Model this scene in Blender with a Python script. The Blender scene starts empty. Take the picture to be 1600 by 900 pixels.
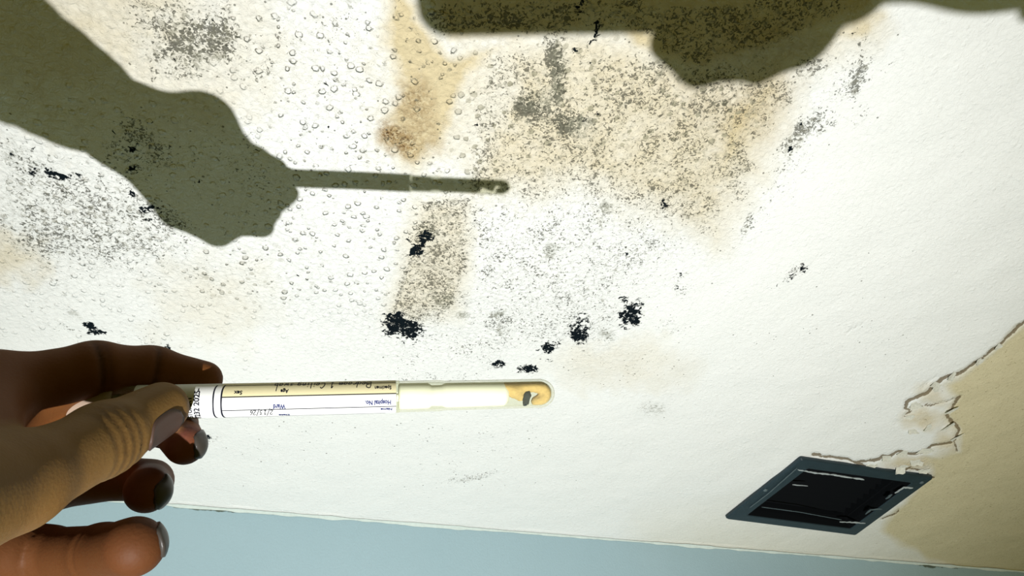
import bpy, math, random
import numpy as np
from mathutils import Vector, Matrix
random.seed(7)
rng = np.random.default_rng(11)
sc = bpy.context.scene
COL = sc.collection

# ------------------------------------------------------------------ camera
def rot(a, b, c):
    ca, sa, cb, sb, cc, s2 = math.cos(a), math.sin(a), math.cos(b), math.sin(b), math.cos(c), math.sin(c)
    return (np.array([[cc, -s2, 0], [s2, cc, 0], [0, 0, 1]]) @ np.array([[cb, 0, sb], [0, 1, 0], [-sb, 0, cb]])
            @ np.array([[1, 0, 0], [0, ca, -sa], [0, sa, ca]]))
R = rot(2.340, 0.088, -0.338)
F = 1155.0
EYE = np.array([0, 0, 1.95])          # the phone is held 50 cm under the ceiling
HC = 2.45                             # ceiling height
cam_data = bpy.data.cameras.new('camera')
cam_data.lens = 36.0 * F / 1600.0
cam_data.sensor_width = 36.0
cam_data.clip_start = 0.004
cam = bpy.data.objects.new('camera', cam_data)
COL.objects.link(cam)
M4 = Matrix([list(R[0]) + [EYE[0]], list(R[1]) + [EYE[1]], list(R[2]) + [EYE[2]], [0, 0, 0, 1]])
cam.matrix_world = M4
sc.camera = cam

# ------------------------------------------------------------------ world, lamp, exposure
w = bpy.data.worlds.new('room_light')
sc.world = w
w.use_nodes = True
w.node_tree.nodes['Background'].inputs[0].default_value = (0.128, 0.117, 0.022, 1)
w.node_tree.nodes['Background'].inputs[1].default_value = 1.0
LAMP = EYE + np.array([-.059, -.176, -.766])
ld = bpy.data.lights.new('work_lamp', 'SPOT')
ld.energy = 111.0
ld.color = (0.98, 0.99, 1.0)
ld.shadow_soft_size = 0.0045
ld.spot_size = math.radians(76)
ld.spot_blend = 1.0
lo = bpy.data.objects.new('work_lamp', ld)
COL.objects.link(lo)
lo.location = LAMP
AIM = EYE + np.array([.28, .68, .5])
lo.rotation_euler = Vector(AIM - LAMP).to_track_quat('-Z', 'Y').to_euler()
sc.view_settings.view_transform = 'Standard'
sc.view_settings.look = 'None'
sc.view_settings.gamma = 1.0
sc.view_settings.exposure = 0.0
sc.view_settings.use_curve_mapping = False
sc.cycles.max_bounces = 8
sc.cycles.transparent_max_bounces = 16

# ------------------------------------------------------------------ helpers
def ray(x, y):
    return R @ np.array([(x - 800) / F, -(y - 450) / F, -1.0])
def at(x, y, d):                       # a place seen at photo point (x, y), d metres deep
    return EYE + ray(x, y) * d
def on_ceiling(x, y, drop=0.0):
    d = ray(x, y)
    return EYE + d * ((HC - drop - EYE[2]) / d[2])
def to_px(P):
    c = (P - EYE) @ R
    z = np.minimum(c[..., 2], -1e-3)
    return 800 + F * c[..., 0] / -z, 450 - F * c[..., 1] / -z, c[..., 2] < -0.05

def link(name, me, mats, parent=None, loc=None):
    o = bpy.data.objects.new(name, me)
    COL.objects.link(o)
    for m in (mats if isinstance(mats, (list, tuple)) else [mats]):
        if m: me.materials.append(m)
    if parent is not None: o.parent = parent
    if loc is not None: o.location = loc
    return o
def mesh(name, V, Fc, mats, parent=None, smooth=False, loc=None):
    me = bpy.data.meshes.new(name)
    V = np.asarray(V, float)
    me.from_pydata(V.tolist(), [], Fc if isinstance(Fc, list) else Fc.tolist())
    if smooth: me.shade_smooth()
    me.update()
    return link(name, me, mats, parent, loc)
def tag(o, label=None, cat=None, group=None, kind=None):
    if label: o['label'] = label
    if cat: o['category'] = cat
    if group: o['group'] = group
    if kind: o['kind'] = kind
    return o
def empty(name, loc):
    o = bpy.data.objects.new(name, None)
    COL.objects.link(o)
    o.location = loc
    o.empty_display_size = .02
    return o
def adopt(child, parent):              # geometry is written in world space: cancel the parent's place
    child.parent = parent
    child.matrix_parent_inverse = Matrix.Translation(parent.location).inverted()
    return child

class NT:
    def __init__(s, name):
        s.m = bpy.data.materials.new(name); s.m.use_nodes = True
        s.t = s.m.node_tree; s.t.nodes.clear()
        s.out = s.t.nodes.new('ShaderNodeOutputMaterial')
    def n(s, typ, **kw):
        nd = s.t.nodes.new(typ)
        for k, v in kw.items():
            if k.startswith('i_'):
                key = k[2:]
                s.set(nd.inputs[int(key) if key.isdigit() else key.replace('_', ' ')], v)
            else: setattr(nd, k, v)
        return nd
    def set(s, inp, v):
        if isinstance(v, bpy.types.NodeSocket): s.t.links.new(v, inp)
        else: inp.default_value = v
    def math(s, op, a, b=None, c=None, clamp=False):
        nd = s.t.nodes.new('ShaderNodeMath'); nd.operation = op; nd.use_clamp = clamp
        s.set(nd.inputs[0], a)
        if b is not None: s.set(nd.inputs[1], b)
        if c is not None: s.set(nd.inputs[2], c)
        return nd.outputs[0]
    def mix(s, f, a, b, blend='MIX'):
        nd = s.t.nodes.new('ShaderNodeMix'); nd.data_type = 'RGBA'; nd.blend_type = blend
        s.set(nd.inputs['Factor'], f)
        for k, v in ((6, a), (7, b)):
            s.set(nd.inputs[k], v if isinstance(v, bpy.types.NodeSocket) else tuple(v) + (1,))
        return nd.outputs[2]
    def noise(s, co, scale, detail=3, rough=.55, dist=0.0):
        nd = s.n('ShaderNodeTexNoise'); s.set(nd.inputs['Vector'], co)
        nd.inputs['Scale'].default_value = scale; nd.inputs['Detail'].default_value = detail
        nd.inputs['Roughness'].default_value = rough; nd.inputs['Distortion'].default_value = dist
        return nd
    def ramp(s, x, lo, hi):
        nd = s.n('ShaderNodeMapRange', clamp=True, interpolation_type='SMOOTHSTEP')
        s.set(nd.inputs[0], x); s.set(nd.inputs[1], lo); s.set(nd.inputs[2], hi)
        return nd.outputs[0]
    def bsdf(s, color, rough=.6, spec=.3, normal=None, **kw):
        b = s.n('ShaderNodeBsdfPrincipled')
        s.set(b.inputs['Base Color'], color if isinstance(color, bpy.types.NodeSocket) else tuple(color) + (1,))
        s.set(b.inputs['Roughness'], rough); s.set(b.inputs['Specular IOR Level'], spec)
        if normal is not None: s.set(b.inputs['Normal'], normal)
        for k, v in kw.items(): s.set(b.inputs[k.replace('_', ' ')], v)
        s.t.links.new(b.outputs[0], s.out.inputs[0])
        return b
    def bump(s, h, dist, strength=1.0, normal=None):
        b = s.n('ShaderNodeBump'); s.set(b.inputs['Height'], h)
        b.inputs['Distance'].default_value = dist; b.inputs['Strength'].default_value = strength
        if normal is not None: s.set(b.inputs['Normal'], normal)
        return b.outputs[0]
def plain(name, color, rough=.6, spec=.3, noise=0.0, scale=400, bump=0.0, **kw):
    t = NT(name); g = t.n('ShaderNodeNewGeometry').outputs['Position']
    nz = t.noise(g, scale, 4)
    c = t.mix(nz.outputs[0], [x * (1 - noise) for x in color], [min(1, x * (1 + noise)) for x in color])
    t.bsdf(c, rough, spec, t.bump(nz.outputs[0], bump) if bump else None, **kw)
    return t.m

# ------------------------------------------------------------------ numpy value noise (for stain outlines)
def vnoise(x, y, scale, seed):
    g = np.random.default_rng(seed).random((256, 256))
    x = x / scale + 1000; y = y / scale + 1000
    xi = np.floor(x).astype(int); yi = np.floor(y).astype(int)
    fx = x - xi; fy = y - yi
    fx = fx * fx * (3 - 2 * fx); fy = fy * fy * (3 - 2 * fy)
    a = g[xi % 256, yi % 256]; b = g[(xi + 1) % 256, yi % 256]
    c = g[xi % 256, (yi + 1) % 256]; d = g[(xi + 1) % 256, (yi + 1) % 256]
    return (a * (1 - fx) + b * fx) * (1 - fy) + (c * (1 - fx) + d * fx) * fy
def fbm(x, y, scale, seed, n=3):
    s = 0; a = 1; t = 0
    for k in range(n):
        s = s + a * vnoise(x, y, scale / 2 ** k, seed + k); t += a; a *= .55
    return s / t

class Stain:
    """Weathering of the ceiling, with some painted shade, surveyed off the photograph, kept as attributes of the surface."""
    def __init__(s, X, Y, ok):
        s.X = X; s.Y = Y; s.ok = ok; s.ch = {}
        s.wx = (fbm(X, Y, 26, 3) - .5); s.wy = (fbm(X, Y, 26, 9) - .5)
        s.wx2 = (fbm(X, Y, 70, 23) - .5); s.wy2 = (fbm(X, Y, 70, 29) - .5)
    def c(s, k):
        if k not in s.ch: s.ch[k] = np.zeros_like(s.X)
        return s.ch[k]
    def blob(s, k, x, y, rx, ry, amt, ang=0, warp=.7):
        a = math.radians(ang); r = min(rx, ry)
        dx = s.X - x + s.wx * r * 2 * warp; dy = s.Y - y + s.wy * r * 2 * warp
        u = (dx * math.cos(a) + dy * math.sin(a)) / rx; v = (-dx * math.sin(a) + dy * math.cos(a)) / ry
        q = np.sqrt(u * u + v * v)
        m = amt * np.clip(1.5 - q, 0, 1) ** .8
        s.ch[k] = np.maximum(s.c(k), m)
    def poly(s, k, pts, amt, soft=14, warp=22, add=False):
        X = s.X + s.wx * warp + s.wx2 * warp * 1.5; Y = s.Y + s.wy * warp + s.wy2 * warp * 1.5
        inside = np.zeros(X.shape, bool); dist = np.full(X.shape, 1e9); n = len(pts)
        for i in range(n):
            x0, y0 = pts[i]; x1, y1 = pts[(i + 1) % n]
            c = ((y0 > Y) != (y1 > Y)) & (X < (x1 - x0) * (Y - y0) / ((y1 - y0) or 1e-9) + x0)
            inside ^= c
            ex, ey = x1 - x0, y1 - y0
            t = np.clip(((X - x0) * ex + (Y - y0) * ey) / (ex * ex + ey * ey + 1e-9), 0, 1)
            dist = np.minimum(dist, np.hypot(X - x0 - t * ex, Y - y0 - t * ey))
        d = np.where(inside, dist, -dist)
        m = amt * np.clip(d / soft * .5 + .5, 0, 1)
        s.ch[k] = s.c(k) + m * (1 if add else 0) if add else np.maximum(s.c(k), m)
    def line(s, k, pts, wd, amt, warp=10):
        X = s.X + s.wx * warp; Y = s.Y + s.wy * warp; dist = np.full(X.shape, 1e9)
        for (x0, y0), (x1, y1) in zip(pts[:-1], pts[1:]):
            ex, ey = x1 - x0, y1 - y0
            t = np.clip(((X - x0) * ex + (Y - y0) * ey) / (ex * ex + ey * ey + 1e-9), 0, 1)
            dist = np.minimum(dist, np.hypot(X - x0 - t * ex, Y - y0 - t * ey))
        s.ch[k] = np.maximum(s.c(k), amt * np.clip(1.4 - dist / wd, 0, 1))
    def get(s, k):
        return np.where(s.ok, np.clip(s.c(k), 0, 1), 0)

# ------------------------------------------------------------------ CEILING
def axis(fine0, fine1, step, lo_, hi_):
    f = np.arange(fine0, fine1 + 1e-6, step)
    l = fine0 - np.cumsum(step * 1.5 ** np.arange(1, 40)); l = l[l > lo_]
    h = fine1 + np.cumsum(step * 1.5 ** np.arange(1, 40)); h = h[h < hi_]
    return np.concatenate([[lo_], l[::-1], f, h, [hi_]])
WY = EYE[1] + .5 * 1.925               # the wall's plane
XS = axis(-.34, 1.50, .0030, -1.6, 2.6)
YS = axis(.085, WY, .0030, -1.6, WY + .0031)
YS = YS[YS <= WY]; YS[-1] = WY
nx, ny = len(XS), len(YS)
gx, gy = np.meshgrid(XS, YS, indexing='ij')
P = np.stack([gx.ravel(), gy.ravel(), np.full(gx.size, HC)], -1)
PX, PY, OK = to_px(P)
st = Stain(PX, PY, OK)
B = st.blob
# black mould
for a in [(628,513,36,27,1,15),(612,502,20,12,.9,0),(600,512,12,13,.62,0),(650,390,20,12,1,-25),(664,368,14,16,.95,0),(655,380,26,32,.62,0),
          (905,520,17,22,1,0),(912,505,14,14,.8,0),(856,545,16,11,.95,-10),(874,536,10,10,.7,0),(985,492,18,24,1,10),(998,478,16,16,.75,0),(975,470,12,10,.75,0),
          (778,570,12,7,1,0),(826,577,18,7,.98,0),(808,580,8,5,.7,0),(858,565,8,5,.8,0),(1035,318,8,10,1,0),(1036,320,14,14,.6,0),(1063,430,4,7,.85,0),(1058,448,5,7,.8,0),(1071,448,5,6,.6,0),
          (1256,420,12,10,.8,-30),(1236,434,12,7,.75,-30),(1220,446,8,4,.8,0),(980,398,5,5,.85,0),(862,70,9,14,.7,0),(926,66,9,20,.85,20),(898,78,12,8,.7,0),
          (908,12,12,20,.8,0),(932,42,9,16,.85,15),(880,20,30,14,.5,0),(918,100,9,8,.75,0),(1010,60,60,40,.42,0),(850,30,60,20,.45,0),(1080,60,60,34,.40,0),(700,20,40,20,.3,0),
          (50,268,14,10,.72,20),(82,270,18,8,1,20),(102,276,10,10,.9,0),(48,232,10,8,.5,0),(18,240,14,12,.5,0),(118,276,14,7,.8,10),(205,262,10,9,.9,0),(205,235,9,8,.75,0),(207,245,30,40,.55,0),(175,200,22,6,.6,45),(225,200,30,20,.5,0),(262,222,30,22,.5,0),
          (207,303,10,7,.95,35),(224,326,12,7,.95,20),(243,326,14,9,.85,0),(235,340,30,20,.6,0),(312,282,9,3,.95,-20),(140,508,14,5,1.1,22),(152,520,18,6,1,15),(178,520,16,8,.5,0),
          (262,543,8,6,.95,0),(252,538,14,8,.65,0),(325,684,6,5,.9,0),(335,690,16,7,.5,0),(320,108,8,5,.7,0),(335,30,30,12,.55,0),(265,90,30,16,.5,0),
          (1265,97,7,8,.8,0),(1310,122,8,8,.6,0),(1250,195,8,10,.7,0),(1300,192,9,4,.8,-35),(1235,232,4,8,.9,30),(748,345,16,16,.5,0),(508,135,7,6,.7,0),(515,200,9,5,.7,20),(470,428,6,5,.8,0),
          (745,195,6,5,.8,0),(933,180,5,6,.9,0),(912,186,9,14,.6,30),(880,200,18,10,.5,0),(823,460,24,8,.5,0),(1330,50,30,10,.55,-20),(980,175,8,8,.55,0)]:
    B('black', *a)
for a in [(1130,150,90,50,.66,-10),(1010,120,60,40,.62,0),(960,150,50,40,.62,0),(1150,260,30,60,.62,10),(1090,330,40,40,.6,0),(760,200,26,90,.64,0),(780,130,30,40,.62,0)]:
    B('speck', *a)
# grey and olive speckle
st.poly('speck', [(750,60),(1010,75),(1240,75),(1225,190),(1190,260),(1120,390),(1010,350),(900,330),(740,330),(700,300),(735,170)], .56, 30)
st.poly('speck', [(655,305),(745,305),(722,480),(690,510),(600,500),(612,440),(640,370)], .66, 14, 14)
st.poly('speck', [(700,290),(1010,290),(1110,400),(1000,470),(960,560),(740,590),(600,590),(590,540),(720,490)], .53, 50)
st.poly('speck', [(1120,380),(1230,200),(1300,80),(1380,40),(1400,80),(1360,170),(1310,190),(1240,300),(1190,390)], .48, 30)
st.poly('speck', [(0,200),(120,250),(330,330),(300,420),(150,440),(0,400)], .62, 40)
st.poly('speck', [(560,-40),(760,-40),(740,200),(690,300),(600,280)], .30, 40)
st.poly('speck', [(330,-20),(600,-20),(560,300),(400,180)], .36, 60)
st.poly('speck', [(250,0),(360,0),(380,60),(360,120),(260,110),(210,40)], .74, 30)
st.poly('speck', [(660,0),(1350,0),(1250,60),(1100,105),(980,60),(670,50)], .66, 10)  # speckle packed into the phone and hand shadow's outline, darkening it further
for a in [(865,115,22,75,.80,0),(830,175,35,26,.84,0),(885,190,38,26,.82,0),(845,225,45,22,.62,0),(300,70,70,60,.66,0),(352,60,24,50,.76,-10),(265,100,40,26,.66,0),
          (215,20,50,40,.5,0),(200,330,80,50,.58,0),(60,300,80,60,.55,0),(220,370,40,30,.55,0),(20,350,60,50,.5,0),(330,430,90,40,.36,0),(400,400,90,60,.33,0),(450,100,110,120,.37,0),(520,220,120,120,.33,0),(540,60,60,60,.42,0),(370,260,90,90,.42,0),(210,240,70,60,.62,0),
          (1250,210,60,15,.78,-42),(1340,120,12,45,.8,18),(1270,105,34,18,.76,-30),(1225,150,20,40,.6,20),(1168,352,10,30,.70,25),(1350,60,30,16,.5,0),(1290,200,35,10,.62,-40),(1345,180,12,26,.45,30),
          (1245,425,34,12,.62,-30),(1065,440,20,30,.5,0),(1040,505,24,20,.45,0),(690,590,120,14,.42,0),(775,500,14,16,.6,0),(730,470,30,16,.55,0),(1055,520,30,16,.42,0),
          (975,570,90,26,.42,0),(730,700,140,60,.30,0),(1020,640,22,14,.45,0),(740,745,60,6,.62,-12),(420,680,90,60,.26,0),(1300,520,120,100,.2,0),(330,690,20,14,.5,0),(60,480,16,5,.6,40),(90,510,40,10,.42,10),(250,520,60,30,.38,0)]:
    B('speck', *a)
# solid grey-olive patches (flattened blisters holding damp)
for a in [(862,392,9,14,.55,10),(945,325,8,9,.6,0),(940,345,10,6,.4,0),(695,470,14,14,.6,0),(778,490,11,6,.6,-10),(780,516,6,12,.5,0),(843,155,30,14,.5,0),(830,170,25,18,.65,0),(868,120,12,50,.65,0),(888,195,34,22,.62,0),(908,188,5,12,.8,25),(665,360,14,14,.6,0),
          (1020,640,20,12,.35,0),(950,520,10,9,.5,0),(725,495,10,6,.6,0),(1430,730,40,10,.3,0),(20,330,40,60,.22,0),(180,340,70,40,.2,0),(300,60,60,50,.33,0),(350,60,20,40,.35,0),(15,235,20,20,.35,0),(115,490,12,5,.4,30)]:
    B('grey', *a)
# cream and tan water marks; some also carry shade
st.poly('tan', [(605,-20),(650,0),(660,40),(710,90),(775,75),(735,120),(715,180),(690,230),(650,262),(625,262),(600,215),(625,150),(600,60)], .80, 18, 16)
st.poly('tan', [(760,70),(980,55),(1110,100),(1260,50),(1370,15),(1365,50),(1280,90),(1220,140),(1215,190),(1180,270),(1120,370),(1030,320),(900,290),(740,300),(740,220),(790,150)], .52, 40, 26)
st.poly('tan', [(660,-30),(1400,-30),(1350,22),(1240,60),(1100,110),(990,75),(970,50),(700,60)], .75, 14, 6)  # tan stain cut to the phone and hand's cast shadow, deepening that shade
st.poly('tan', [(1100,150),(1230,80),(1215,180),(1180,260),(1120,300)], .78, 50, 20)
st.poly('tan', [(650,310),(740,315),(720,490),(600,500),(615,440)], .42, 20, 14)
for a in [(970,570,95,34,.22,0),(20,400,50,34,.42,0),(1440,655,30,16,.5,0),(1460,620,26,12,.4,20),(1430,722,40,10,.6,0),(1480,690,16,20,.5,0),(250,90,200,110,.28,0),(100,20,220,120,.42,0),(330,470,80,60,.20,0),(1340,40,40,16,.6,-20),(800,150,200,120,.35,0)]:  # the wide left-hand ones also paint in dimmer, warmer light
    B('tan', *a)
for a in [(612,210,20,16,.95,0),(632,222,22,22,.85,0),(650,165,26,34,.62,0),(655,205,34,34,.48,0),(628,158,12,16,.5,0),(674,215,14,22,.4,0),(640,240,14,12,.5,0),(602,208,9,6,1,0),(1150,150,90,60,.20,0),(1200,70,70,40,.30,0)]:
    B('brown', *a)
# relief zones
st.poly('rough', [(-900,-900),(1400,-900),(1380,20),(1230,180),(1190,270),(1110,400),(1010,440),(960,560),(560,560),(330,480),(-200,470),(-900,300)], 1, 60, 30)
st.poly('blister', [(350,0),(740,0),(740,170),(700,280),(720,330),(600,470),(300,470),(250,380),(380,380),(430,290),(400,180),(330,80)], 1, 40, 30)
B('blister', 230, 300, 260, 200, .5)
st.poly('disc', [(760,60),(1010,80),(1200,110),(1180,220),(1080,280),(900,230),(760,300),(700,260)], 1, 40, 20)
B('disc', 380, 430, 100, 40, .5); B('disc', 100, 330, 120, 60, .45)
# bared yellowish base coat at the right, its torn paint edge, plus a painted dim strip
st.poly('base', [(1640,480),(1585,518),(1545,555),(1500,584),(1478,600),(1500,622),(1478,650),(1498,672),(1500,700),(1452,716),(1462,744),(1400,790),(1380,830),(1450,880),(1700,960),(1700,480)], 1, 8, 10)
st.poly('base', [(1330,838),(1200,815),(1020,835),(1000,960),(1500,960),(1480,800)], .42, 60, 10)  # soft strip below the vent: fading light put into the colour
for pts, wd, amt in [([(1640,470),(1585,518),(1545,552),(1500,584),(1470,592),(1452,612),(1420,626),(1414,638)], 3.2, .9),
                     ([(1416,640),(1445,634),(1470,628),(1500,622)], 2.2, .7),
                     ([(1500,622),(1478,650),(1500,672),(1490,690),(1496,704)], 3.5, .8),
                     ([(1340,722),(1375,716),(1400,706),(1440,706),(1462,694),(1486,690)], 3.0, .9),
                     ([(1412,650),(1422,642)], 3, .7),([(1440,608),(1462,590),(1480,592)], 3, .5),
                     ([(1268,712),(1300,712),(1340,724),(1372,738),(1400,744),(1420,730),(1448,738),(1462,748)], 2.6, .85),
                     ([(1380,812),(1398,802),(1404,796)], 2.4, .7),([(1400,660),(1430,664)], 6, .4),([(1320,520),(1345,505)], 2, .5)]:
    st.line('crack', pts, wd, amt)
for a in [(1448,658,14,8,.5,0),(1420,665,14,7,.4,0),(1470,610,10,6,.5,0),(1430,722,30,9,.45,0),(1450,632,8,5,.6,0),(1478,668,8,12,.5,0)]:
    B('crack', *a)
# every loop above works on arrays; a few patches also carry shade
keep_v = np.ones(P.shape[0], bool)
V3 = [tuple(p) for p in P]
vent_out = [np.array(q, float) for q in ((1132,806),(1250,712),(1457,742),(1335,832))]
VO = np.array([on_ceiling(*q) for q in vent_out])            # outer corners on the ceiling
VC = VO.mean(0)
VI = VC + (VO - VC) * np.array([.80, .80, 1.0])               # inner edge of the frame
def in_quad(Q, X, Y):
    r = np.ones(X.shape, bool); s0 = None
    for i in range(4):
        a, b = Q[i], Q[(i + 1) % 4]
        c = (b[0] - a[0]) * (Y - a[1]) - (b[1] - a[1]) * (X - a[0])
        if s0 is None:
            m = Q.mean(0); s0 = np.sign((b[0] - a[0]) * (m[1] - a[1]) - (b[1] - a[1]) * (m[0] - a[0]))
        r &= c * s0 > 0
    return r
hole = in_quad(VC + (VO - VC) * .86, P[:, 0], P[:, 1]).reshape(nx, ny)
I, J = np.meshgrid(np.arange(nx - 1), np.arange(ny - 1), indexing='ij')
hf = hole[:-1, :-1] & hole[1:, :-1] & hole[:-1, 1:] & hole[1:, 1:]
I = I[~hf]; J = J[~hf]
idx = I * ny + J
faces = np.stack([idx, idx + 1, idx + ny + 1, idx + ny], -1)
# low real relief: undulation of the plaster, the lifted paint layer
relief = (fbm(P[:, 0] * 1000, P[:, 1] * 1000, 60, 51) - .5) * .003 * (P[:, 1] < WY - .01)
relief += .0012 * st.get('base')
P[:, 2] += np.clip(relief, -.002, .002)

t = NT('mouldy_ceiling_plaster')
co = t.n('ShaderNodeTexCoord').outputs['Object']
def attr(n):
    nd = t.n('ShaderNodeAttribute'); nd.attribute_name = n; return nd
def sep(n):
    nd = t.n('ShaderNodeSeparateColor'); t.set(nd.inputs[0], attr(n).outputs['Color']); return nd.outputs
mould = sep('mould'); wash = sep('wash'); zone = sep('zone'); coat = sep('coat')
black, speck, grey = mould[0], mould[1], mould[2]
tan, brown, basec = wash[0], wash[1], wash[2]
rough, blister, disc = zone[0], zone[1], zone[2]
crack = coat[0]
n_a = t.noise(co, 200, 5, .65, .8).outputs[0]
n_b = t.noise(co, 340, 4, .65, 1.0).outputs[0]
n_c = t.noise(co, 52, 4, .65).outputs[0]
n_d = t.noise(co, 900, 3, .6).outputs[0]
# blisters: raised drops with darker rims
vo = t.n('ShaderNodeTexVoronoi'); t.set(vo.inputs['Vector'], t.n('ShaderNodeVectorMath', operation='ADD', i_0=co, i_1=t.n('ShaderNodeVectorMath', operation='SCALE', i_0=t.noise(co, 220, 2).outputs[1], i_Scale=.0035).outputs[0]).outputs[0])
vo.inputs['Scale'].default_value = 128
vs = t.n('ShaderNodeSeparateColor'); t.set(vs.inputs[0], vo.outputs['Color'])
rad = t.math('MULTIPLY_ADD', vs.outputs[0], .24, .13)                      # each drop its own size
pres = t.math('GREATER_THAN', vs.outputs[1], .22)
dd = t.math('SUBTRACT', vo.outputs['Distance'], rad)
dome = t.math('MULTIPLY', t.ramp(dd, .05, -.12), pres)
rim = t.math('MULTIPLY', t.math('MULTIPLY', t.ramp(dd, .10, .02), t.ramp(dd, -.09, -.01)), pres)
rim = t.math('MULTIPLY', rim, t.ramp(n_b, .42, .62))
dsk = t.math('MULTIPLY', t.ramp(dd, .03, -.03), t.math('GREATER_THAN', vs.outputs[2], .58))
# second, finer set of pores
v2 = t.n('ShaderNodeTexVoronoi'); t.set(v2.inputs['Vector'], co); v2.inputs['Scale'].default_value = 260
v2s = t.n('ShaderNodeSeparateColor'); t.set(v2s.inputs[0], v2.outputs['Color'])
# base colours
c = t.mix(t.math('MULTIPLY', tan, t.math('MULTIPLY_ADD', n_c, 1.2, .75), clamp=True), (.87, .873, .84), (.66, .555, .345))
c = t.mix(t.math('MULTIPLY', brown, t.ramp(n_a, .30, .60), clamp=True), c, (.30, .185, .07))
c = t.mix(t.math('MULTIPLY', t.math('MULTIPLY', brown, brown), t.ramp(n_b, .52, .60)), c, (.10, .05, .015))
oc = t.mix(n_c, (.64, .565, .36), (.73, .65, .43))
c = t.mix(basec, c, oc)
# darker tones in the relief
c = t.mix(t.math('MULTIPLY', t.math('MULTIPLY', rim, .75), blister), c, (.22, .21, .15))
c = t.mix(t.math('MULTIPLY', t.math('MULTIPLY', dsk, disc), .75), c, (.30, .28, .19))
c = t.mix(t.math('MULTIPLY', t.math('MULTIPLY', rough, t.ramp(n_a, .60, .74)), .30), c, (.35, .34, .27))
# grey film
gm = t.math('MULTIPLY', t.math('MULTIPLY', grey, 1.2, clamp=True), t.ramp(t.math('MULTIPLY_ADD', grey, .22, t.math('MULTIPLY_ADD', n_b, .6, t.math('MULTIPLY', n_a, .4))), .52, .64))
c = t.mix(gm, c, (.21, .21, .15))
# speckle: threshold sinks as density grows
th = t.math('MULTIPLY_ADD', speck, -.44, .80)
sm = t.ramp(t.math('SUBTRACT', t.math('MULTIPLY_ADD', n_c, .40, t.math('SUBTRACT', n_b, .20)), th), 0.0, .055)
c = t.mix(t.math('MULTIPLY', sm, .80), c, (.055, .054, .038))
th2 = t.math('MULTIPLY_ADD', speck, -.42, .80)
sm2 = t.ramp(t.math('SUBTRACT', n_a, th2), 0.0, .07)
c = t.mix(t.math('MULTIPLY', sm2, .45), c, (.24, .23, .17))
dots = t.math('MULTIPLY', t.math('LESS_THAN', v2.outputs['Distance'], t.math('MULTIPLY', v2s.outputs[1], .28)), t.math('GREATER_THAN', t.math('MULTIPLY', speck, .5), v2s.outputs[0]))
c = t.mix(t.math('MULTIPLY', dots, .7), c, (.07, .07, .05))
# black colonies
thb = t.math('MULTIPLY_ADD', black, -.47, .86)
bm = t.ramp(t.math('SUBTRACT', n_a, thb), -.01, .035)
c = t.mix(bm, c, (.006, .010, .013))
# torn paint edges
c = t.mix(t.math('MULTIPLY', basec, t.ramp(n_b, .60, .70)), c, (.33, .27, .14))
ck = t.ramp(t.math('SUBTRACT', t.math('MULTIPLY_ADD', n_a, .6, t.math('MULTIPLY', crack, .6)), .62), 0, .09)
c = t.mix(t.math('MULTIPLY', ck, .85), c, (.17, .12, .055))
# relief
h = t.math('MULTIPLY', dome, t.math('MULTIPLY_ADD', blister, .8, .1))
h = t.math('ADD', h, t.math('MULTIPLY', n_a, t.math('MULTIPLY_ADD', rough, .55, .45)))
h = t.math('ADD', h, t.math('MULTIPLY', n_d, .16))
h = t.math('SUBTRACT', h, t.math('MULTIPLY', crack, .7))
h = t.math('SUBTRACT', h, t.math('MULTIPLY', bm, .2))
t.bsdf(c, .85, t.math('MULTIPLY_ADD', bm, -.11, .12), t.bump(h, .0022, 1.0))
ceil_mat = t.m
ceiling = mesh('ceiling', P, faces, ceil_mat)
tag(ceiling, kind='structure')
def color_attr(me, name, r, g, b):
    a = me.attributes.new(name, 'FLOAT_COLOR', 'POINT')
    arr = np.ones((len(r), 4), np.float32); arr[:, 0] = r; arr[:, 1] = g; arr[:, 2] = b
    a.data.foreach_set('color', arr.ravel())
G = st.get
color_attr(ceiling.data, 'mould', G('black'), G('speck'), G('grey'))
color_attr(ceiling.data, 'wash', G('tan'), G('brown'), G('base'))
color_attr(ceiling.data, 'zone', np.where(OK, G('rough'), 1), G('blister'), G('disc'))
color_attr(ceiling.data, 'coat', G('crack'), G('crack'), G('crack'))

# curled flakes of paint still hanging on along the torn edge
flake_mat = plain('loose_paint', (.70, .69, .60), .8, .15, .35, 500, .0004)
def flake(x, y, s, ang, seed, curl):
    r = np.random.default_rng(seed); n = 10; c0 = on_ceiling(x, y, .0006)
    s = s * 1.25
    th = np.sort(np.linspace(0, 2 * math.pi, n, endpoint=False) + r.normal(0, .16, n)); rr = s * (.38 + .75 * r.random(n)) * (1 - .5 * np.abs(np.sin(th)))
    V = []
    for lvl in (0, 1):
        for k in range(n):
            u = rr[k] * math.cos(th[k]); v = rr[k] * math.sin(th[k])
            z = -curl * (max(0, v / s + .25)) ** 2 * 2.2 - lvl * .0005
            V.append((c0[0] + u * math.cos(ang) - v * math.sin(ang), c0[1] + u * math.sin(ang) + v * math.cos(ang), c0[2] + z))
        V.append((c0[0], c0[1], c0[2] - curl * .1 - lvl * .0005))
    Fc = []
    for k in range(n):
        a, b = k, (k + 1) % n
        Fc += [(a, b, n), (n + 1 + b, n + 1 + a, 2 * n + 1), (a, n + 1 + a, n + 1 + b, b)]
    o = mesh('paint_flake', V, Fc, flake_mat, smooth=False); o.parent = ceiling
    return o
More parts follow.
